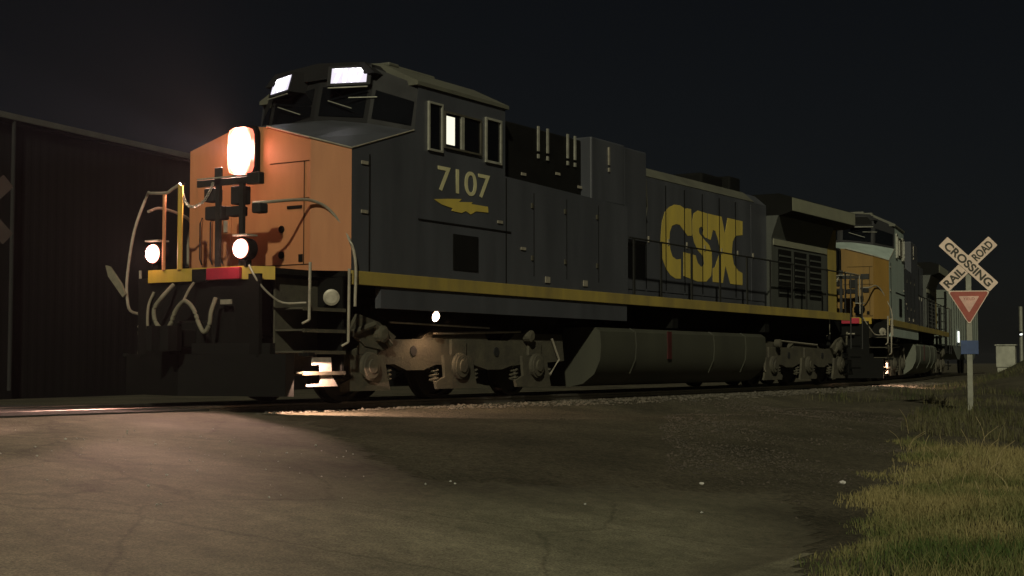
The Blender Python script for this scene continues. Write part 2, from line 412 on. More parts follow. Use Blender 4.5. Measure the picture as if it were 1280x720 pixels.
for (x, y, s, lb) in ((-.15,-8.7,.035,'pale palm-sized stone on the gravel beside the tip of the dry grass'),(-1.9,-8.0,.022,'small pale stone at the broken asphalt edge, left of the larger one')):
    mb = MB(); r = bmesh.ops.create_icosphere(mb.bm, subdivisions=2, radius=s)
    for v in r['verts']: v.co *= random.uniform(.82,1.15); v.co.z *= .65
    o = mb.build('stone', M['white'], smooth=True); o.location = (x, y, gz(x,y)+s*.45); tag(o, lb, 'stone')

# grass verge and brush
def blades(name, n, place, hmin, hmax, wd, m, label, cat):
    V = np.zeros((n*5,3)); F = []
    i = 0
    while i < n:
        p = place()
        if p is None: continue
        x, y, hs_ = p; z = gz(x, y); h = (hmin+(hmax-hmin)*random.random()**1.5)*hs_
        a = random.random()*6.283; lean = random.uniform(.1,.8)*h; b = random.random()*6.283; ww = wd*random.uniform(.6,1.4)
        dx, dy = math.cos(a)*ww, math.sin(a)*ww; lx, ly = math.cos(b)*lean, math.sin(b)*lean
        V[i*5:i*5+5] = [(x-dx,y-dy,z-.01),(x+dx,y+dy,z-.01),(x+dx*.7+lx*.35,y+dy*.7+ly*.35,z+h*.6),(x-dx*.7+lx*.35,y-dy*.7+ly*.35,z+h*.6),(x+lx,y+ly,z+h)]
        k = i*5; F += [(k,k+1,k+2,k+3),(k+3,k+2,k+4)]; i += 1
    me = bpy.data.meshes.new(name); me.from_pydata(V.tolist(), [], F); me.materials.append(m)
    o = bpy.data.objects.new(name, me); col.objects.link(o); tag(o, label, cat, kind='stuff'); return o
def grass_mat(name, c1, c2, c3):
    m = bpy.data.materials.new(name); m.use_nodes = True; n = m.node_tree.nodes; l = m.node_tree.links
    b = n['Principled BSDF']; b.inputs['Roughness'].default_value = .7; b.inputs['Specular IOR Level'].default_value = .2
    tc = n.new('ShaderNodeTexCoord'); a = n.new('ShaderNodeTexNoise'); a.inputs['Scale'].default_value = .9; a.inputs['Detail'].default_value = 5
    f = n.new('ShaderNodeTexNoise'); f.inputs['Scale'].default_value = 35
    l.new(tc.outputs['Object'], a.inputs['Vector']); l.new(tc.outputs['Object'], f.inputs['Vector'])
    r = n.new('ShaderNodeValToRGB'); e = r.color_ramp.elements; e[0].position = .36; e[0].color = (*c1,1); e[1].position = .62; e[1].color = (*c3,1)
    q = e.new(.47); q.color = (*c2,1); 
    ad = n.new('ShaderNodeMath'); ad.operation = 'MULTIPLY_ADD'; l.new(f.outputs[0], ad.inputs[0]); ad.inputs[1].default_value = .35
    sb = n.new('ShaderNodeMath'); sb.operation = 'SUBTRACT'; l.new(a.outputs[0], sb.inputs[0]); sb.inputs[1].default_value = .17
    l.new(sb.outputs[0], ad.inputs[2]); l.new(ad.outputs[0], r.inputs[0]); l.new(r.outputs[0], b.inputs['Base Color'])
    return m
g1 = grass_mat('dry_and_green_grass', (.055,.09,.022), (.15,.15,.055), (.28,.235,.10))
def pl_near():
    x = random.uniform(-7, 14)**1; y = random.uniform(-13.5, -5.5)
    e = grass_edge(x)+.5*(hn(x, y, .5, 21)-.5)
    if y > e-abs(random.gauss(0,.22)): return None
    d = hn(x, y, .7, 22)
    if random.random() > .45+d*.7: return None
    if x > 4.2+1.8*hn(x,y,1.0,25): return None
    f = ss(0, .5, e-y)
    return x, y, (.45+.75*f)*(.6+.8*hn(x, y, 1.1, 23))
blades('grass', 90000, pl_near, .035, .115, .003, g1, 'dry yellow and green grass covering the verge beside the road', 'grass')
g2 = grass_mat('dimmed_weeds', (.03,.045,.014), (.075,.075,.03), (.11,.10,.05))  # grass tones darkened; the dimmer light past the sign is put into them
def pl_far():
    x = random.uniform(5, 48); o = random.uniform(-13, -2.6); y = ytrack(x)+o
    if x < 14 and y > grass_edge(x): return None
    if y > -13.5+.30*(x+13.6)+4 and False: return None
    if hn(x, y, 1.4, 31) < .42: return None
    if o > -4.5 and random.random() < .7: return None
    return x, y, .6+1.3*hn(x, y, 2.5, 32)
blades('weeds', 30000, pl_far, .05, .18, .006, g2, 'dark low weeds and brush on the bank past the crossing sign', 'weeds')
# taller dry stems
mb = MB()
for k in range(26):
    x = random.uniform(-3.5, 8); y = grass_edge(x)-random.uniform(.1,1.5); z = gz(x,y); a = random.uniform(0,6.28); h = random.uniform(.2,.4); L = random.uniform(.05,.25)
    mb.tube(arc([(x,y,z),(x+L*.3*math.cos(a),y+L*.3*math.sin(a),z+h*.6),(x+L*math.cos(a),y+L*math.sin(a),z+h)],3), .003, 4)
tag(mb.build('dry_stalks', mat('straw', (.42,.34,.17), .7)), 'thin dry straw stalks sticking up from the grass verge', 'stalks', kind='stuff')

# ---------------------------------------------------------------- locomotive
def build_loco():
    L = empty('diesel_locomotive')
    def part(name, mb, m, parent=L, **k): return mb.build(name, M[m], parent, **k)
    W = 1.5
    # --- platform and sills
    mb = MB(); mb.prism([(-.35,-.85),(-.05,-1.13),(.95,-1.13),(.95,-W+.03),(20.75,-W+.03),(20.75,-1.1),(21.6,-1.1),(21.6,1.1),(20.75,1.1),(20.75,W-.03),(.95,W-.03),(.95,1.13),(-.05,1.13),(-.35,.85)], 'z', 1.70, 1.776)
    part('platform', mb, 'black')
    for s in (-1, 1):
        mb = MB(); a, b = sorted((s*1.475, s*1.535)); mb.box(1.04, 20.8, a, b, 1.60, 1.785, .006)
        part('side_sill', mb, 'sillyel')
        mb = MB(); a, b = sorted((s*1.40, s*1.50)); mb.box(1.7, 8.9, a, b, 1.30, 1.597); part('lower_sill', mb, 'navy')
    mb = MB(); mb.prism([(-.355,-.86),(-.052,-1.145),(-.01,-1.10),(-.34,-.80),(-.34,.80),(-.01,1.10),(-.052,1.145),(-.355,.86)], 'z', 1.62, 1.79)
    part('front_sill', mb, 'yellow')
    mb = MB(); mb.box(-.42,-.36,-.86,-.28,1.62,1.775,.01); part('anticlimber', mb, 'redlit')  # red stretch paints the lamp light falling on the sill
    mb = MB(); mb.box(-.42,-.36,-.27,-.02,1.60,1.77,.01); part('anticlimber', mb, 'black')
    mb = MB()
    mb.box(.3, 21.2, -.75, .75, .95, 1.68); mb.box(3.6,3.95,-1.3,1.3,1.2,1.62); mb.box(9.2,21.0,-.9,.9,1.25,1.69)
    for x in (7.3, 11, 15.6): mb.box(x, x+.25, -1.38, 1.38, 1.22, 1.66)
    part('underframe', mb, 'black')
    # --- pilot: end plate, plow, coupler, hoses
    part('pilot_plate', MB().box(-.30,-.24,-1.10,1.10,.62,1.69), 'black')
    for a, b in ((-1.45,-.75),(.75,1.45)): part('step_backplate', MB().box(.93,.97,a,b,.35,1.69), 'black')
    mb = MB()
    P = [(-.62,0),(-.18,1.45),(-.02,1.45),(-.3,0),(-.02,-1.45),(-.18,-1.45)]
    mb.prism(P, 'z', .12, .66); mb.prism([(-.58,.2),(-.2,1.2),(-.1,1.2),(-.3,.2)], 'z', .66, .8); mb.prism([(-.58,-.2),(-.3,-.2),(-.1,-1.2),(-.2,-1.2)], 'z', .66, .8)
    part('snow_plow', mb, 'black')
    mb = MB(); mb.box(-.72,-.2,-.10,.10,.74,.98,.02)
    mb.prism([(-.72,-.16),(-.72,.14),(-.86,.20),(-1.02,.16),(-1.0,.08),(-.88,.06),(-.86,-.02),(-1.0,-.10),(-.98,-.19),(-.84,-.2)], 'z', .70, 1.02)
    mb.box(-.40,-.2,-.28,.28,.62,1.10,.03); part('coupler', mb, 'black')
    mb = MB(); mb.prism([(1.60,1.50),(1.66,1.46),(1.96,1.76),(2.02,1.92),(1.93,1.90),(1.70,1.66)], 'x', -.08, -.05)
    part('coupler_lever', mb, 'hose')
    for pts, rr in (([(-.40,.33,1.58),(-.56,.36,1.42),(-.6,.47,1.26),(-.6,.44,1.08),(-.6,.28,.97),(-.6,.17,1.05),(-.6,.08,1.22),(-.6,-.06,1.34),(-.6,-.16,1.32),(-.6,-.26,1.22),(-.6,-.34,1.06),(-.6,-.44,.94),(-.6,-.53,1.04),(-.58,-.54,1.2),(-.5,-.54,1.38)], .028),
                ([(-.38,-.05,1.62),(-.5,-.06,1.5),(-.6,-.06,1.34)], .018),
                ([(-.3,.80,1.5),(-.36,.84,1.3),(-.42,.78,1.0),(-.42,.7,.8)], .02)):
        mb = MB(); mb.tube(arc(pts, 5), rr, 8); part('air_hose', mb, 'hose', smooth=True)
    mb = MB(); mb.box(-.44,-.41,-.74,-.56,1.30,1.36); part('small_plate', mb, 'rail')
    # --- steps at the two front corners and the two rear ones
    for s in (-1, 1):
        for x0, x1, sg in ((.08,.92,1),(20.8,21.55,-1)):
            mb = MB()
            for z in (1.25,.97,.69,.42):
                a, b = sorted((s*1.02, s*1.52)); mb.box(x0, x1, a, b, z-.012, z+.012)
                a, b = sorted((s*1.50, s*1.525)); mb.box(x0, x1, a, b, z-.03, z+.016)
            a, b = sorted((s*1.00, s*1.03)); mb.box(x0, x1, a, b, .38, 1.66)
            part('step_ladder', mb, 'truck' if sg > 0 else 'black')
            mb = MB(); xb = .62 if sg > 0 else 20.9
            mb.prism([(xb-.34,.455),(xb-.34,.60),(xb+.02,.60),(xb+.02,.50),(xb+.16,.22),(xb-.40,.22),(xb-.40,.245),(xb-.20,.245),(xb-.20,.48),(xb-.34,.48)][::-1] if False else
                     [(xb-.32,.62),(xb+.04,.62),(xb+.06,.38),(xb+.18,.24),(xb-.42,.24),(xb-.42,.27),(xb-.16,.28),(xb-.16,.52),(xb-.32,.52)], 'y', *sorted((s*1.46, s*1.49)))
            part('step_bracket', mb, 'bracket' if sg > 0 else 'black')
            if sg > 0:
                mb = MB(); mb.box(-.03,.10,*sorted((s*1.60,s*1.70)),.625,.68,.01); mb.box(.06,.10,*sorted((s*1.45,s*1.62)),.64,.67); part('added_step_light', mb, 'black')  # added lamp housing for the spot that lights bracket and ground
    # --- nose: flat face with chamfered corners and a ridged top
    yf = 1.12; zf = 3.55; zs = 3.43; zc = 3.80; zb = 1.778
    F = lambda *p: mb.poly(p)
    mb = MB()
    F((.65,-yf,zb),(.65,yf,zb),(.65,yf,zf),(.65,.35,zc-.03),(.65,0,zc),(.65,-.35,zc-.03),(.65,-yf,zf))
    for s in (-1,1): F((.65,s*yf,zb),(.65,s*yf,zf),(1.05,s*W,zs),(1.05,s*W,zb))
    bmesh.ops.remove_doubles(mb.bm, verts=mb.bm.verts, dist=.001)
    nf = part('nose', mb, 'orange')
    mb = MB()
    top = [(.65,-yf,zf),(.65,-.35,zc-.03),(.65,0,zc),(.65,.35,zc-.03),(.65,yf,zf)]
    bk = [(2.06,-.95,3.97),(2.0,-.35,4.06),(2.0,0,4.08),(2.0,.35,4.06),(2.06,.95,3.97)]
    for i in range(4): F(top[i], bk[i], bk[i+1], top[i+1])
    for s in (-1,1): F((.65,s*yf,zf),(2.06,s*.95,3.97),(2.46,s*W,3.87),(1.05,s*W,zs))
    part('nose_top', mb, 'navy')
    mb = MB(); mb.tube([(.63,-.35,zc-.02),(.63,-yf,zf+.012),(1.04,-W-.005,zs+.01),(2.44,-W-.005,3.875)], .012, 6); part('nose_trim', mb, 'rail')
    # nose door seams, latches and grab irons
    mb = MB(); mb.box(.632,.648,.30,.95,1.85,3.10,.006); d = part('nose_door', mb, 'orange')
    mb = MB(); mb.box(.61,.632,.36,.42,2.36,2.52); part('door_handle', mb, 'alu', d)
    for y, z in ((-.62,2.35),(-.62,2.0)):
        mb = MB(); mb.lathe((.648,y,z), (-1,0,0), [(0,.05),(.012,.05),(.02,.035)], 16); part('nose_plug', mb, 'black')
    mb = MB(); mb.lathe((.86,-1.32,1.42), (-.75,-.66,0), [(0,.11),(.02,.11),(.03,.08)], 20); part('round_plate', mb, 'rail')
    for y0, y1, z0, z1 in ((.78,.86,2.12,2.24),(-.98,-.72,2.62,2.66),(-1.0,-.93,1.9,2.0)):
        part('nose_placard', MB().box(.636,.648,y0,y1,z0,z1), 'white' if y0 > 0 else 'black')
    for z in (1.86,2.75,3.25):
        part('nose_seam', MB().box(.640,.6485,-1.10,-.28 if z < 3 else -.4,z,z+.008), 'black')
    part('nose_seam', MB().box(.640,.6485,-1.02,-1.012,1.86,3.25), 'black')
    for y in (.42,.62,.82): 
        mb = MB(); mb.tube([(.6,y,1.92),(.56,y,2.0),(.56,y,2.5),(.6,y,2.58)], .012, 6); part('grab_iron', mb, 'railblk')
    # front walkway fittings: receptacle bar, boxes and chain
    mb = MB(); mb.box(-.31,-.26,-.98,.02,2.86,2.95,.008); mb.box(-.34,-.24,-1.12,-.90,2.84,2.99,.01); mb.box(-.31,-.27,-.42,-.30,2.86,3.10,.01)
    for y in (-.36,-.78): mb.box(-.31,-.26,y-.035,y+.035,1.78,2.88)
    part('front_handrail', mb, 'railblk')
    mb = MB(); mb.tube([(-.31,0,2.965),(-.31,-.88,2.965)], .011, 6); part('rail_highlight', mb, 'alu')  # pale tube paints the highlight along the bar
    for y0,y1,z0,z1 in ((-.42,-.12,2.42,2.60),(-.75,-.50,2.45,2.58),(-1.10,-.95,2.47,2.60),(-.30,-.10,2.66,2.84),(-.80,-.58,2.60,2.84)):
        mb = MB(); mb.box(-.30,-.14,y0,y1,z0,z1,.02); part('receptacle_box', mb, 'rubber')
    mb = MB(); C = [(-.33,.27,2.84),(-.33,.2,2.68),(-.33,.1,2.61),(-.33,-.02,2.62),(-.33,-.15,2.68),(-.33,-.26,2.82),(-.33,-.30,2.90)]
    A = arc(C, 5)
    for i in range(len(A)-1):
        a, b = A[i], A[i+1]; mid = (a+b)/2; dv = (b-a).normalized(); side = Vector((1,0,0)) if i%2 else dv.cross(Vector((1,0,0)))
        mb.tube([a-dv*.006+side*.009, mid+side*.018, b+dv*.006+side*.009], .007, 5); mb.tube([a-dv*.006-side*.009, mid-side*.018, b+dv*.006-side*.009], .007, 5)
    part('safety_chain', mb, 'alu')
    mb = MB(); mb.tube([(-.36,.26,1.78),(-.36,.26,2.90)], .035, 8); part('stanchion', mb, 'yellow')
    mb = MB(); mb.tube([(-.36,.56,1.78),(-.36,.56,2.80)], .024, 8); part('stanchion', mb, 'orange')
    mb = MB(); mb.tube(arc([(-.36,.27,2.92),(-.36,.42,2.86),(-.34,.56,2.82),(-.2,1.0,2.86),(.2,1.5,2.90),(.05,1.58,2.4),(-.02,1.63,1.8),(-.02,1.63,1.45),(.06,1.6,1.25),(.5,1.56,1.25)], 5), .021, 8)
    part('corner_handrail', mb, 'rail', smooth=True)
    mb = MB(); mb.tube(arc([(-.28,-.95,2.60),(-.07,-1.12,2.63),(.35,-1.16,2.69),(.6,-1.2,2.70),(.82,-1.3,2.60),(1.0,-1.42,2.33),(1.06,-1.56,1.95),(1.04,-1.58,1.3)], 5), .021, 8)
    part('corner_handrail', mb, 'rail', smooth=True)
    mb = MB(); mb.tube(arc([(-.28,.95,2.60),(.2,1.2,2.7),(.82,1.3,2.60),(1.0,1.5,2.33),(1.06,1.56,1.95)], 5), .021, 8); part('corner_handrail', mb, 'rail', smooth=True)
    for s in (-1,1):
        for x, z0, z1 in ((.15,1.10,1.84),(.94,.82,1.80),(21.62,.9,2.78),(20.75,.9,2.78)):
            mb = MB(); mb.tube([(x, s*1.55, z0),(x, s*1.56, z1)], .02, 8)
            if z0 < 1.2 and x < 2: mb.tube([(x, s*1.55, z0),(x-.08, s*1.50, z0-.05)], .016, 6)
            part('grab_iron', mb, 'rail' if x < 2 else 'railblk')
    mb = MB(); mb.tube(arc([(-.33,-.95,1.80),(-.3,-1.05,1.62),(-.2,-1.15,1.45),(-.02,-1.25,1.32),(.15,-1.5,1.32)], 4), .014, 6); part('uncoupling_rod', mb, 'rail')
    # --- lamps of the front
    hl = part('headlight', MB().box(.53,.66,-.24,.24,3.08,3.80,.08), 'black')
    mb = MB(); mb.box(.44,.56,-.205,.205,3.13,3.77,.10)
    part('headlight_lens', mb, 'headlamp', hl, smooth=True)
    for y in (.74,-.86):
        mb = MB(); mb.lathe((-.38,y,2.01), (1,0,0), [(0,.14),(.02,.15),(.16,.14),(.2,.06)], 20); mb.box(-.34,-.24,y-.05,y+.05,1.78,1.9)
        dl = part('ditch_light', mb, 'black', smooth=True)
        mb = MB(); mb.lathe((-.385,y,2.01), (-1,0,0), [(0,.125),(.025,.115),(.05,.06)], 20); part('ditch_light_lens', mb, 'ditch', dl, smooth=True)
        mb = MB(); mb.box(-.44,-.24,y-.15,y+.10,2.17,2.19); part('lamp_hood', mb, 'alu', dl)
    # --- cab
    mb = MB()
    for s in (-1,1):
        F((1.05,s*W,zb),(1.05,s*W,zs),(2.46,s*W,3.87),(2.55,s*W,4.54),(4.85,s*W,4.54),(4.85,s*W,zb))
    F((4.85,-W,zb),(4.85,W,zb),(4.85,W,4.54),(4.85,.8,4.93),(4.85,-.8,4.93),(4.85,-W,4.54))
    part('cab', mb, 'navy')
    mb = MB()
    wl = [(2.46,-W,3.87),(2.06,-.95,3.97),(2.0,0,4.08),(2.06,.95,3.97),(2.46,W,3.87)]
    wu = [(2.60,-W,4.54),(2.26,-.95,4.80),(2.2,0,4.92),(2.26,.95,4.80),(2.60,W,4.54)]
    for i in range(4): F(wl[i], wu[i], wu[i+1], wl[i+1])
    part('cab_front', mb, 'wall_black')
    def lerp(a, b, t): return tuple(a[i]+(b[i]-a[i])*t for i in range(3))
    for i in range(4):
        a = lerp(wl[i],wl[i+1],.08); b = lerp(wl[i],wl[i+1],.92); c = lerp(wu[i],wu[i+1],.92); d = lerp(wu[i],wu[i+1],.08)
        q = [lerp(a,d,.10), lerp(b,c,.10), lerp(b,c,.62), lerp(a,d,.62)]
        mb = MB(); off = Vector((-.012, -.004 if i < 2 else .004, 0)); F(*[Vector(v)+off for v in q]); part('windscreen', mb, 'glass')
    for y0, y1 in ((-.72,-.25),(.25,.72)):
        mb = MB(); mb.tube([(1.99,y0,4.20),(2.03,y1,4.36)], .008, 5); part('wiper', mb, 'alu')
    mb = MB(); mb.prism([(-W-.03,4.545),(-W-.03,4.60),(-.85,4.93),(0,5.0),(.85,4.93),(W+.03,4.60),(W+.03,4.545)], 'x', 2.50, 4.92)
    rf = part('roof', mb, 'roof')
    mb = MB(); mb.prism([(-1.05,4.70),(-.85,4.88),(0,4.95),(.85,4.88),(1.05,4.70)], 'x', 2.10, 2.497); part('roof_visor', mb, 'wall_black', rf)
    mb = MB(); mb.box(3.1,4.3,-.55,.55,4.96,5.08,.04); part('air_conditioner', mb, 'roof', rf)
    mb = MB(); mb.box(2.7,2.95,-.85,-.6,4.93,4.99,.02); part('antenna_base', mb, 'roof', rf)
    for s in (-1,1):
        tb = MB(); tb.prism([(-.07,-.15),(.015,.15),(.42,.17),(.42,-.15)], 'y', -.33, .33)
        bx = part('number_board', tb, 'wall_black'); bx.location = (2.05, s*.64, 4.69); bx.rotation_euler = (0,0,-s*R(20))
        tl = math.atan2(.085,.30)
        mb = MB(); F(*[(-.0275+.283*t-.006, y, t) for y, t in ((-.27,-.115),(.27,-.115),(.27,.115),(-.27,.115))])
        part('luminous_panel', mb, 'board', bx)
        text_part('board_number', '7107', .29, M['boarddig'], bx, (-.038,0,0), (R(90)-tl,0,R(-90)), width=.455, depth=.002, bold=.010)
        mb = MB(); mb.tube([(-.09,-.30,-.185),(-.09,.30,-.185)], .011, 5); part('board_ledge', mb, 'alu', bx)
        if s < 0: mb = MB(); mb.tube([(-.02,-.42,-.33),(-.06,.0,-.33)], .008, 5); part('board_ledge', mb, 'alu', bx)
    # side windows
    def window(x0, x1, z0, z1, s, lit=None, bright=False, strip=None, wid=.028):
        y = s*(W+.003); a, b = sorted((y, s*(W+.035)))
        mb = MB(); mb.box(x0-wid,x0,a,b,z0-wid,z1+wid); mb.box(x1,x1+wid,a,b,z0-wid,z1+wid); mb.box(x0,x1,a,b,z0-wid,z0); mb.box(x0,x1,a,b,z1,z1+wid)
        f = part('side_window', mb, 'alu' if bright else 'truck')
        a, b = sorted((s*(W+.002), s*(W+.008))); 
        part('pane', MB().box(x0,x1,a,b,z0,z1), 'glass', f)
        if lit: a, b = sorted((s*(W+.009), s*(W+.012))); part('lit_pane', MB().box(lit[0],lit[1],a,b,lit[2],lit[3]), 'cabglow', f)
        if strip: a, b = sorted((s*(W+.009), s*(W+.03))); part('mullion', MB().box(strip[0],strip[1],a,b,z0,z1), 'alu', f)
    for s in (-1,1):
        window(2.80,3.10,3.66,4.32,s, wid=.03, bright=True)
        window(3.14+.06,4.12,3.74,4.24,s, lit=(3.22,3.45,3.78,4.20) if s<0 else None, strip=(3.60,3.68))
        window(4.30,4.68,3.67,4.30,s, bright=True, wid=.035)
    for s in (-1,1):
        mb = MB(); a,b = sorted((s*1.503,s*1.515)); mb.box(3.42,4.08,a,b,1.93,2.46); g = part('louvre', mb, 'black')
        mb = MB(); a,b = sorted((s*1.503,s*1.516)); mb.box(2.55,5.0,a,b,2.60,2.615); mb.box(1.42,1.432,a,b,1.79,3.4); mb.box(4.86,4.87,a,b,1.79,3.45); part('panel_seam', mb, 'black')
    # flush electrical cabinet behind the cab on both sides
    mb = MB(); mb.prism([(4.853,zb),(8.95,zb),(8.95,3.38),(4.853,3.48)], 'y', -W+.002, W-.002); part('electrical_cabinet', mb, 'navy')
    mb = MB(); mb.box(4.86,7.75,-1.22,1.22,3.40,4.46,.03); part('blower_housing', mb, 'black')
    mb = MB(); mb.box(7.76,9.0,-1.42,1.42,3.395,4.52,.03); mb.box(9.0,9.9,-1.40,1.40,2.75,4.50,.03); part('inertial_filter_housing', mb, 'navy')
    for s in (-1,1):
        for x in (5.9+.35,6.55,7.22,7.47,8.35):
            mb = MB(); a,b = sorted((s*1.225,s*1.25)) if x < 7.7 else sorted((s*1.422,s*1.44)); mb.box(x,x+.05,a,b,4.08,4.50 if x<7.7 else 4.4); mb.box(x,x+.05,a,b,3.96,4.03); part('filter_strip', mb, 'alu' if x<7.7 else 'rail')
        for x in (5.7,6.75,7.85):
            part('cabinet_seam', MB().box(x,x+.010,*sorted((s*1.499,s*1.507)),1.95,3.30), 'black')
        for x in (5.62,6.67,7.77):
            for z in (2.2,3.05): part('cabinet_latch', MB().box(x,x+.05,*sorted((s*1.499,s*1.515)),z,z+.08), 'truck')
        for x, z in ((5.0,4.42),(5.0,4.15),(5.75,3.62),(7.6,3.6),(6.85,3.75),(5.3,2.35),(6.05,1.86),(7.3,1.86),(4.62,2.72),(1.25,2.58),(1.25,3.25)):
            yy = 1.503 if z < 3.4 else 1.225
            mb = MB(); a,b = sorted((s*yy,s*(yy+.015))); mb.box(x,x+.14,a,b,z,z+.045 if z>1.9 else z+.10); part('placard', mb, 'rail')
    # --- engine hood
    mb = MB(); mb.prism([(-.9,zb),(-.9,4.18),(-.62,4.42),(.62,4.42),(.9,4.18),(.9,zb)], 'x', 8.96, 16.9); part('engine_hood', mb, 'navy')
    mb = MB(); mb.prism([(-.905,4.20),(-.64,4.432),(-.60,4.432),(-.60,4.40),(-.88,4.17)], 'x', 9.95, 16.2); part('hood_bevel', mb, 'roof')  # pale strip paints the light caught on the near bevel
    for s in (-1,1):
        for k in range(9):
            x = 9.1+k*.86; a,b = sorted((s*.902,s*.914)); mb = MB(); mb.box(x,x+.82,a,b,1.95,4.12,.004); d = part('hood_door', mb, 'navy')
            mb = MB(); a,b = sorted((s*.915,s*.935)); mb.box(x+.06,x+.10,a,b,2.9,3.02); part('latch', mb, 'rail', d)
    part('exhaust_stack', MB().box(16.0,16.6,-.4,.4,4.42,4.82,.05), 'black'); part('roof_hatch', MB().box(14.4,15.5,-.45,.45,4.42,4.72,.06), 'black'); part('roof_hatch', MB().box(11.4,12.2,-.3,.3,4.42,4.55,.03), 'black')
    mb = MB(); mb.tube([(9.95,-1.35,4.0),(10.5,-1.1,3.55),(10.7,-.95,3.3)], .014, 6); part('brace_cable', mb, 'alu')
    # lettering
    Cc = [(11.8,3.67),(12.06,3.75),(12.33,3.76),(12.53,3.71),(12.66,3.73),(12.84,3.73),(12.86,3.18),(12.66,3.16),(12.46,3.27),(12.29,3.36),(12.13,3.36),(11.94,3.31),(11.84,3.18),(11.81,2.99),(11.86,2.82),(11.95,2.69),(12.12,2.64),(12.34,2.66),(12.33,2.26),(12.08,2.25),(11.85,2.31),(11.66,2.43),(11.5,2.62),(11.42,2.82),(11.44,3.08),(11.5,3.37),(11.62,3.56)]
    Ss = [(12.96,3.65),(13.16,3.73),(13.44,3.72),(13.62,3.71),(13.62,3.19),(13.52,3.18),(13.4,3.24),(13.44,3.35),(13.33,3.41),(13.21,3.36),(13.22,3.26),(13.4,3.17),(13.72,3.04),(13.84,2.89),(13.85,2.64),(13.80,2.39),(13.56,2.26),(13.13,2.24),(12.89,2.27),(12.46,2.32),(12.47,2.81),(12.73,2.8),(13.04,2.78),(13.14,2.63),(13.32,2.55),(13.46,2.62),(13.43,2.77),(13.14,2.9),(12.98,3.04),(12.90,3.22),(12.90,3.49)]
    Xx = [(13.66,3.71),(14.36,3.705),(14.53,3.34),(14.68,3.705),(15.49,3.70),(15.48,3.39),(15.1,3.35),(14.94,3.2),(14.89,2.96),(14.99,2.71),(15.23,2.58),(15.46,2.54),(15.46,2.27),(14.80,2.27),(14.55,2.66),(14.40,2.27),(13.89,2.27),(13.89,2.56),(14.0,2.59),(14.2,2.85),(14.26,2.98),(14.2,3.16),(14.03,3.37),(13.91,3.38),(13.79,3.16),(13.66,3.17)]
    for nm, P in (('letter_c',Cc),('letter_s',Ss),('letter_x',Xx)):
        part('hood_letter', MB().prism(P, 'y', -.921, -.916), 'logo')
    for k in range(2, 8):
        x = 9.1+k*.86-.04; part('panel_seam', MB().box(x,x+.028,-.928,-.922,2.0,4.1), 'black')
    text_part('side_number', '7107', .52, M['digit'], L, (3.72,-W-.006,3.255), (R(90),0,0), width=1.38, depth=.003, bold=.003)
    bolt = [(2.93,2.93),(3.28,2.97),(3.64,3.0),(3.56,2.95),(3.93,2.98),(3.89,2.95),(4.35,2.95),(4.36,2.86),(4.02,2.85),(3.88,2.79),(3.75,2.83),(3.64,2.79),(3.38,2.80),(3.41,2.84),(3.13,2.87)]
    part('lightning_emblem', MB().prism(bolt, 'y', -1.509, -1.503), 'logo')
    # --- radiator end
    mb = MB(); mb.prism([(-1.02,zb),(-1.02,3.45),(-1.2,3.95),(1.2,3.95),(1.02,3.45),(1.02,zb)], 'x', 16.91, 20.6); part('radiator_cab', mb, 'rad')
    mb = MB(); mb.prism([(-1.25,3.955),(-1.50,4.03),(-1.50,4.36),(-1.2,4.46),(1.2,4.46),(1.50,4.36),(1.50,4.03),(1.25,3.955)], 'x', 16.95, 21.35); part('radiator_wing', mb, 'black')
    for s in (-1,1):
        a,b = sorted((s*1.503,s*1.512)); part('radiator_panel', MB().box(17.0,21.3,a,b,4.05,4.35), 'wing')
        for x in (17.3,18.3,19.3):
            mb = MB(); a,b = sorted((s*1.023,s*1.035)); mb.box(x,x+.8,a,b,2.1,3.2); g = part('grille', mb, 'black')
            mb = MB()
            for q in range(7): mb.box(x+.04,x+.76,*sorted((s*1.036,s*1.05)),2.16+q*.145,2.20+q*.145)
            part('grille_slats', mb, 'rad', g)
        mb = MB(); mb.box(17.0,20.5,*sorted((s*1.023,s*1.045)),3.28,3.42); part('light_strip', mb, 'wing')
    mb = MB(); mb.box(20.6,21.25,-1.02,1.02,zb,3.95,.02); part('hood_end', mb, 'sillyel')
    # --- long side handrails
    for s in (-1,1):
        y = s*1.44
        mb = MB(); mb.tube([(9.1,y,2.84),(21.62,y,2.80)], .017, 8); part('side_handrail', mb, 'railblk')
        for x in (9.3,10.4,11.75,13.1,14.5,15.8,17.1,18.0,19.4,20.7):
            mb = MB(); mb.box(x-.03,x+.03,y-.012,y+.012,1.70,2.84); part('handrail_post', mb, 'railblk')
        mb = MB(); mb.tube([(20.7,s*1.45,2.82),(21.6,s*1.5,2.8),(21.62,s*1.5,1.8)], .018, 6); part('end_handrail', mb, 'rail')
    # --- fuel tank
    mb = MB(); T = [(-1.40,1.17),(-1.50,1.10),(-1.52,.85),(-1.50,.60),(-1.38,.35),(-1.15,.18),(-.9,.13)]; T = T+[(-a,b) for a,b in T[::-1]]
    mb.prism(T, 'x', 7.9, 15.33); part('fuel_tank', mb, 'tank', smooth=True)
    for s in (-1,1):
        mb = MB(); a,b = sorted((s*1.505,s*1.53)); mb.box(10.5,10.66,a,b,.62,1.14); part('tank_stripe', mb, 'red')
        mb = MB()
        for x in (9.2,12.6,14.2):
          mb = MB(); mb.tube([(x,s*1.40,1.17),(x,s*1.51,1.10),(x,s*1.53,.85),(x,s*1.51,.60),(x,s*1.39,.35)], .012, 5)
          part('tank_band', mb, 'tank')
        mb = MB(); mb.tube([(2.15,s*1.30,1.12),(4.7,s*1.30,1.09)], .014, 6); part('brake_pipe', mb, 'alu')
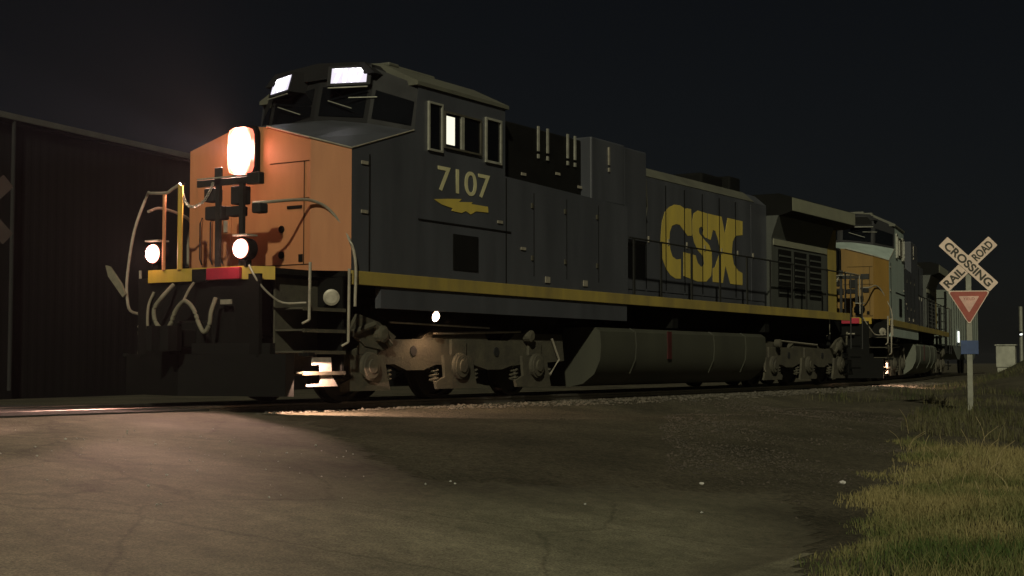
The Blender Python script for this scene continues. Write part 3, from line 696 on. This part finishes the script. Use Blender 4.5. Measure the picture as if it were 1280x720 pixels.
    mb = MB(); mb.lathe((1.9,-.95,1.30),(1,0,0),[(0,.1),(.05,.17),(1.4,.17),(1.45,.1)],16); part('air_reservoir', mb, 'black', smooth=True)
    mb = MB(); mb.lathe((5.6,-.95,1.36),(1,0,0),[(0,.1),(.05,.19),(1.5,.19),(1.55,.1)],16); part('air_reservoir', mb, 'black', smooth=True)
    # ground light beside the truck
    mb = MB(); mb.lathe((3.06,-1.40,1.235),(0,-1,-.25),[(-.06,.04),(0,.09),(.05,.09)],16); gl = part('ground_light', mb, 'black', smooth=True)
    mb = MB(); mb.lathe((3.06,-1.448,1.223),(0,-1,-.25),[(0,.075),(.025,.06),(.04,.03)],16); part('ground_light_lens', mb, 'ground_lamp', gl, smooth=True)
    # --- trucks
    def truck(x0, flip):
        X = lambda x: x0+(x-4.1)*flip
        tk = part('truck', MB().box(*sorted((X(1.6),X(6.6))), -.6,.6,.55,.9), 'black')
        for s in (-1,1):
            y0, y1 = sorted((s*1.06, s*1.20)); y2 = sorted((s*1.20, s*1.25)); y3 = sorted((s*1.25, s*1.34))
            fr = [(1.05,.60),(1.25,.66),(1.75,.80),(2.07,.90),(2.58,.88),(3.05,.90),(3.22,1.0),(4.72,1.0),(4.82,.90),(5.42,.90),(5.6,1.02),(7.10,1.03),(7.17,.58),(5.5,.50),(5.2,.44),(4.8,.44),(4.4,.52),(3.42,.52),(3.1,.44),(2.7,.44),(2.4,.53),(1.3,.50)]
            mb = MB(); mb.prism([(X(a),b) for a,b in fr], 'y', y0, y1); f = part('side_frame', mb, 'truck', tk)
            mb = MB()
            for c in (2.85,5.05): 
                mb.lathe((X(c), s*1.2, .72),(0,s,0),[(-.05,.075),(.012,.075),(.014,.05)],18)
            part('frame_opening', mb, 'rubber', tk)
            for i, c in enumerate((1.75,3.95,6.15)):
                mb = MB(); P = [(c-.40,.66),(c+.36,.66),(c+.42,.40),(c+.50,.16),(c-.56,.16),(c-.60,.26),(c-.36,.34)]
                mb.prism([(X(a),b) for a,b in P], 'y', *y2); 
                mb.box(*sorted((X(c-.20),X(c+.20))), *y2, .66,.90,.01)
                part('pedestal', mb, 'truck', tk)
                mb = MB(); mb.lathe((X(c),s*1.25,.50),(0,s,0),[(0,.20),(.05,.20),(.06,.17),(.075,.17),(.08,.10),(.10,.095)],24)
                for q in range(4): mb.lathe((X(c)+.14*math.cos(q*1.571+.785),s*1.31,.50+.14*math.sin(q*1.571+.785)),(0,s,0),[(0,.022),(.02,.02)],6)
                part('axle_box', mb, 'truck', tk)
                # coil springs either side of the box
                mb = MB()
                for dx in (-.52,.52):
                    H = [(X(c+dx)+.07*math.cos(t*.9), s*1.15+.07*math.sin(t*.9), .47+t*.0085-.2) for t in range(26)]; mb.tube(H, .014, 5)
                part('coil_spring', mb, 'truck', tk)
            mb = MB(); mb.tube([(X(1.35),s*1.28,.95),(X(1.8),s*1.3,1.08),(X(2.2),s*1.28,.8)], .05, 8); part('damper', mb, 'truck', tk); mb = MB(); mb.lathe((X(5.9),s*1.22,.98),(0,s,0),[(0,.10),(.12,.10),(.14,.06)],14); part('brake_cylinder', mb, 'truck', tk)
            mb = MB(); mb.lathe((X(1.95),s*1.22,.95),(0,s,0),[(0,.12),(.14,.12),(.16,.07)],14)
            mb.prism([(X(a),b) for a,b in [(1.5,1.22),(1.95,1.12),(2.35,.92),(2.1,.72),(1.65,.78),(1.3,.98)]],'y',*sorted((s*1.21,s*1.27)))
            part('brake_cylinder', mb, 'truck', tk)
            mb = MB(); mb.tube([(X(3.3),s*1.24,.98),(X(5.7),s*1.24,1.05)], .02, 6); mb.tube([(X(6.7),s*1.24,.95),(X(6.9),s*1.26,.6),(X(6.6),s*1.26,.35)], .02, 6); part('sand_pipe', mb, 'rail', tk)
        for c in (1.75,3.95,6.15):
            for s in (-1,1):
                mb = MB(); mb.lathe((X(c),s*.66,.53),(0,s,0),[(-.03,.555),(.0,.555),(.01,.535),(.13,.525),(.135,.46),(.09,.44),(.09,.22),(.13,.17),(.16,.17),(.165,.08)],36)
                part('wheel', mb, 'wheel', tk, smooth=True)
            mb = MB(); mb.tube([(X(c),-.7,.53),(X(c),.7,.53)], .1, 12); part('axle', mb, 'wheel', tk, smooth=True)
        return tk
    truck(4.1, 1); truck(18.4, -1)
    return L

loco = build_loco()
tag(loco, 'leading dark blue locomotive with lit headlights and large yellow hood letters', 'locomotive', 'diesel locomotives coupled in line')
def copy_tree(o, parent=None):
    c = o.copy(); col.objects.link(c)
    if parent: c.parent = parent; c.matrix_parent_inverse = o.matrix_parent_inverse.copy()
    for ch in list(o.children):
        if ch.type != 'MESH': continue
        n = ch.name.split('.')[0]
        if n in ('side_number','board_number','hood_letter','lightning_emblem','lit_pane'): continue
        copy_tree(ch, c)
    return c
l2 = copy_tree(loco)
HD = .19
l2.location = (25.6-(1.05*math.cos(HD)+1.5*math.sin(HD)), -1.0-(1.05*math.sin(HD)-1.5*math.cos(HD)), 0); l2.rotation_euler = (0,0,HD)
tag(l2, 'second locomotive coupled behind the first, with pale grey blue cab and unlit yellow nose', 'locomotive')
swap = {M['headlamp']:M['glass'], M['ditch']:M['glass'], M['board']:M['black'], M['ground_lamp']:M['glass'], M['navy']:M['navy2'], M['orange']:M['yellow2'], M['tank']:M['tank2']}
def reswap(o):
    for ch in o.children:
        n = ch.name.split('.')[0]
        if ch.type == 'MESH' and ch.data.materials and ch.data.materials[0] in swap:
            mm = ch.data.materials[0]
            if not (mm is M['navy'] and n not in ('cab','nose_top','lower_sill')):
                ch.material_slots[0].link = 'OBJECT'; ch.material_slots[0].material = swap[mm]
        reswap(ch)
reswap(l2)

# lamps: real light of the lit lenses, in the place of each lens
def spot(name, loc, d, power, ang, blend, color, size=.08):
    ld = bpy.data.lights.new(name, 'SPOT'); ld.energy = power; ld.spot_size = R(ang); ld.spot_blend = blend; ld.color = color; ld.shadow_soft_size = size
    o = bpy.data.objects.new(name, ld); col.objects.link(o); o.location = loc; o.rotation_euler = Vector(d).to_track_quat('-Z','Y').to_euler(); return o
PINK = (1.0,.58,.47)
spot('headlight_beam', (.36,0,3.44), (-1,-.02,-.12), 1300, 104, .6, PINK, .025)
spot('headlight_beam', (.36,0,3.44), (-1,0,-.01), 5500, 26, .8, (.9,.75,.85), .05)
spot('ditch_beam', (-.44,-.86,2.01), (-1,-.40,-.45), 620, 68, .35, PINK, .05)
spot('ditch_beam', (-.44,.74,2.01), (-1,-.30,-.30), 420, 74, .4, PINK, .05)
spot('ground_beam', (3.06,-1.50,1.20), (0,-.35,-1), 45, 165, .5, (1,.6,.35), .03)
def point(name, loc, power, color, size):
    ld = bpy.data.lights.new(name, 'POINT'); ld.energy = power; ld.color = color; ld.shadow_soft_size = size
    o = bpy.data.objects.new(name, ld); col.objects.link(o); o.location = loc; return o
point('headlight_glow', (.30,0,3.44), 17, (1,.40,.29), .12)
point('ditch_glow', (-.50,-.86,2.01), 5, PINK, .08)
point('ditch_glow', (-.50,.74,2.01), 5, PINK, .08)
# added spots that brighten the front step brackets and the ground
for base, h in ((Vector((0,0,0)), 0), (l2.location.copy(), HD)):
    mt = Matrix.Rotation(h, 3, 'Z')
    spot('added_step_beam', base+mt@Vector((.03,-1.66,.60)), mt@Vector((.62,-.06,-1)), 280 if h == 0 else 200, 112, .05, (1,.62,.45), .015)

# ---------------------------------------------------------------- trailing freight car
bc = empty('freight_car', (46.9, ytrack(46.9)+.15, 0), math.atan((ytrack(61.9)-ytrack(46.9))/15))
tag(bc, 'pale green grey covered hopper car behind the second locomotive', 'freight car')
fm = mat('pale_grey_green_paint', (.16,.18,.15), .7, scale=1, streak=True)
mb = MB(); mb.prism([(1.2,1.3),(1.2,3.55),(1.6,3.75),(13.4,3.75),(13.8,3.55),(13.8,1.3),(11.6,.7),(10.6,.7),(9,1.3),(7.9,.7),(6.9,.7),(5.8,1.3),(4.4,.7),(3.4,.7)], 'y', -1.5, 1.5); mb.build('body', fm, bc)
mb = MB()
for k in range(13): mb.box(1.4+k*1.02,1.47+k*1.02,-1.56,1.56,1.3,3.6)
mb.build('side_ribs', fm, bc)
mb = MB(); mb.box(0,15,-1.4,1.4,.95,1.15); mb.box(.1,.2,-1.4,-1.3,1.1,3.6); mb.box(.1,.2,1.3,1.4,1.1,3.6)
for z in range(7): mb.box(.1,.2,-1.3,-.8,1.3+z*.33,1.34+z*.33)
mb.build('underframe', M['black'], bc)
for x in (1.6,3.2,11.8,13.4):
    mb = MB(); 
    for s in (-1,1): mb.lathe((x,s*.72,.45),(0,s,0),[(0,.46),(.1,.45),(.12,.2)],24)
    mb.build('wheelset', M['wheel'], bc)
mb = MB(); mb.box(2.9,3.5,-1.60,-1.57,1.45,1.95); mb.build('glowing_plate', M['farwhite'], bc)  # reflector plate whose glint is given as its own glow

# ---------------------------------------------------------------- signs
sg = mat('reflective_white_sheeting', (.80,.62,.50), .5, scale=9, c2=(.66,.50,.40))
blk = mat('black_sign_lettering', (.05,.045,.03), .6)
redm = mat('red_sign_sheeting', (.42,.09,.06), .5, scale=6)
pinkm = mat('pinkish_white_sign_face', (.85,.52,.42), .5, scale=6)  # white of the inner triangle, toned pink
bluem = mat('blue_sign_sheeting', (.05,.09,.22), .5, scale=6)
postm = mat('galvanised_post', (.30,.30,.24), .5, metal=.2, scale=7)
def crossbuck(parent, z, face, back, letters=True, L=1.22, Wd=.228):
    for nm, ang, y in (('RAILROAD', 44, .0), ('CROSSING', -44, -.012)):
        mb = MB(); ca, sa = math.cos(R(ang)), math.sin(R(ang))
        pts = [(-L/2+.01,-Wd/2),(L/2-.01,-Wd/2),(L/2,-Wd/2+.01),(L/2,Wd/2-.01),(L/2-.01,Wd/2),(-L/2+.01,Wd/2),(-L/2,Wd/2-.01),(-L/2,-Wd/2+.01)]
        mb.prism([(a*ca-b*sa, z+a*sa+b*ca) for a,b in pts], 'y', y-.055, y-.050)
        bl = mb.build('crossbuck_blade', face if letters else back, parent)
        if letters:
            segs = [('RAIL', -.35, .42),('ROAD', .35, .42)] if nm == 'RAILROAD' else [('CROSSING', 0, 1.08)]
            for tx, off, wd in segs:
                text_part('sign_lettering', tx, .20, blk, bl, (off*ca, y-.058, z+off*sa), (R(90),0,0), width=wd, depth=.0015, bold=.006)
                o = bl.children[-1]; o.rotation_euler = (Matrix.Rotation(R(-ang),4,'Y')@Matrix.Rotation(R(90),4,'X')).to_euler()
            mb = MB(); 
# near sign, facing the camera
SX, SY = 12.56, -6.62; SZ = gz(SX, SY)
s1 = empty('railroad_crossing_sign', (SX, SY, SZ), R(-57.33-19.5+8))
tag(s1, 'white crossbuck with a red yield sign on a grey post in the grass', 'crossing sign', 'crossbuck signs at the crossing')
H = 2.35-SZ
mb = MB(); mb.box(-.05,.05,-.04,.04,-.2,H+.05,.006); mb.build('post', postm, s1)
crossbuck(s1, H, sg, postm)
def tri(w_, ztop, r=.03):
    h = w_*.866*.98; pts = []
    for cx, cz, a0 in ((-w_/2+r*1.5,ztop-r,90),(0,ztop-h+r*2,210),(w_/2-r*1.5,ztop-r,330)):
        for k in range(5): a = R(a0+k*30); pts.append((cx+r*math.cos(a), cz+r*math.sin(a)))
    return pts
zt = H-.485
mb = MB(); mb.prism(tri(.74, zt), 'y', -.052, -.047); y1 = mb.build('yield_sign', sg, s1)
mb = MB(); mb.prism(tri(.69, zt-.017), 'y', -.055, -.0525); mb.build('red_border', redm, y1)
mb = MB(); mb.prism(tri(.36, zt-.10, .012), 'y', -.058, -.0555); mb.build('inner_triangle', pinkm, y1)
text_part('yield_word', 'YIELD', .07, redm, y1, (0,-.0595,zt-.15), (R(90),0,0), width=.2, depth=.001)
zp = H-1.52
mb = MB(); mb.box(-.155,.155,-.052,-.047,zp-.125,zp+.125,.004); ip = mb.build('information_plate', bluem, s1)
for k in (-1,1):
    mb = MB(); mb.lathe((0,-.058,H+.02*k),(0,-1,0),[(0,.012),(.006,.01)],8); mb.build('bolt', M['rail'], s1)
# far sign, seen from behind
s2 = empty('railroad_crossing_sign', (-.95, 3.6, gz(-.9,3.6)), R(180-8)); 
tag(s2, 'dark back of a crossbuck at the left edge, before the warehouse', 'crossing sign', 'crossbuck signs at the crossing')
dm = mat('weathered_sign_back', (.035,.035,.028), .6, scale=5)
mb = MB(); mb.box(-.05,.05,-.04,.04,0,3.1,.006); mb.build('post', dm, s2)
crossbuck(s2, 2.9, dm, dm, letters=False)
mb = MB(); mb.box(-.16,.16,-.052,-.047,1.3,1.55,.004); mb.build('information_plate', bluem, s2)

# ---------------------------------------------------------------- long dark building
A = Vector((7.2,14.0)); B = Vector((14.35,15.2)); d = (B-A).normalized(); ang = math.atan2(d.y, d.x)
bl = empty('warehouse', (A.x-d.x*7, A.y-d.y*7, -.3), ang)
tag(bl, 'long dark metal warehouse with a pale roof edge behind the left end of the locomotive', 'warehouse')
wm = mat('dark_metal_cladding', (.014,.0135,.0135), .9, spec=.1, scale=.6, streak=True)
Hb = 6.64
mb = MB(); pr = []
n = 150; 
for k in range(n*2+1):
    x = k*.15; y = 0 if k%2 == 0 else -.004
    pr += [(x, y), (x+.09, y)]
pr = pr+[(45.1, 12),(0,12)]
mb.prism(pr, 'z', 0, Hb-.22); mb.build('wall', wm, bl)
mb = MB(); mb.prism([(-.12,Hb-.2),(-.12,Hb),(6,Hb+.35),(12.1,Hb),(12.1,Hb-.2)], 'x', -.1, 45.3); mb.build('roof', wm, bl)
mb = MB(); mb.box(-.12,45.3,-.17,-.125,Hb-.13,Hb+.01); mb.build('roof_edge_trim', mat('pale_roof_flashing', (.16,.15,.135), .6, scale=2), bl)
mb = MB(); mb.tube([(7.35,-.12,.2),(7.35,-.12,Hb-.15)], .05); mb.build('downpipe', mat('downpipe', (.018,.018,.017), .9), bl)
mb = MB(); mb.box(15,19,-.06,-.04,0,4.2); mb.build('roller_door', M['black'], bl)

# ---------------------------------------------------------------- far things at the right
def ray(px, py, depth):
    pass
fx, fy = 50.5, 5.0
cab = empty('signal_cabinet', (50.6, 1.75, gz(50.6,1.75)+.12), R(10))
tag(cab, 'pale grey equipment cabinet on the bank at the right edge, beyond the crossing sign', 'cabinet')
cm = mat('pale_cabinet_paint', (.42,.42,.34), .6, scale=3)
mb = MB(); mb.box(-.5,.5,-.4,.4,0,.95,.02); mb.box(-.45,.45,-.35,.35,-.5,0); mb.box(-.55,.55,-.45,.45,.95,1.0,.01); mb.build('cabinet_body', cm, cab)
mb = MB(); mb.box(-.515,-.502,-.33,-.02,.1,.88); mb.box(-.53,-.516,-.08,-.05,.4,.6); mb.build('cabinet_door', cm, cab)
lp = empty('warning_lamp', (50.2, .55, gz(50.2,.55)-.05))
tag(lp, 'small orange lamp glowing on a low post at the far right edge', 'lamp')
mb = MB(); mb.tube([(0,0,0),(0,0,1.25)], .04); mb.build('post', postm, lp)
mb = MB(); mb.lathe((-.05,0,.55),(-1,0,0),[(-.08,.09),(0,.11),(.03,.11)],14); mb.build('lamp_housing', M['black'], lp)
mb = MB(); mb.lathe((-.082,0,.55),(-1,0,0),[(0,.09),(.02,.07),(.03,.03)],14); mb.build('lamp_lens', M['farlamp'], lp)

up = empty('utility_pole', (66, 4.6, 0))
tag(up, 'thin utility pole with a tiny white lamp, beyond the pale cabinet at the right edge', 'utility pole')
mb = MB(); mb.tube([(0,0,0),(0,0,3.6)], .10); mb.build('pole', postm, up)
mb = MB(); mb.box(-.25,.0,-.08,.08,2.1,2.25); mb.build('lamp_head', M['black'], up)
mb = MB(); mb.lathe((-.2,-.05,2.09),(-.5,-.3,-1),[(0,.09),(.04,.07),(.06,.02)],10); mb.build('lamp_lens', M['farwhite'], up)

# ---------------------------------------------------------------- night haze, in which the lamps glow
hm = bpy.data.materials.new('thin_night_haze'); hm.use_nodes = True; n = hm.node_tree.nodes; n.clear()
ho = n.new('ShaderNodeOutputMaterial'); pv = n.new('ShaderNodeVolumePrincipled'); hm.node_tree.links.new(pv.outputs[0], ho.inputs['Volume'])
pv.inputs['Color'].default_value = (.85,.85,.9,1); pv.inputs['Density'].default_value = .00032; pv.inputs['Anisotropy'].default_value = .6
hz = MB().box(-605, 1265, -505, 965, -3.2, 8.2).build('haze', hm); hz['kind'] = 'stuff'; hz.display_type = 'WIRE'
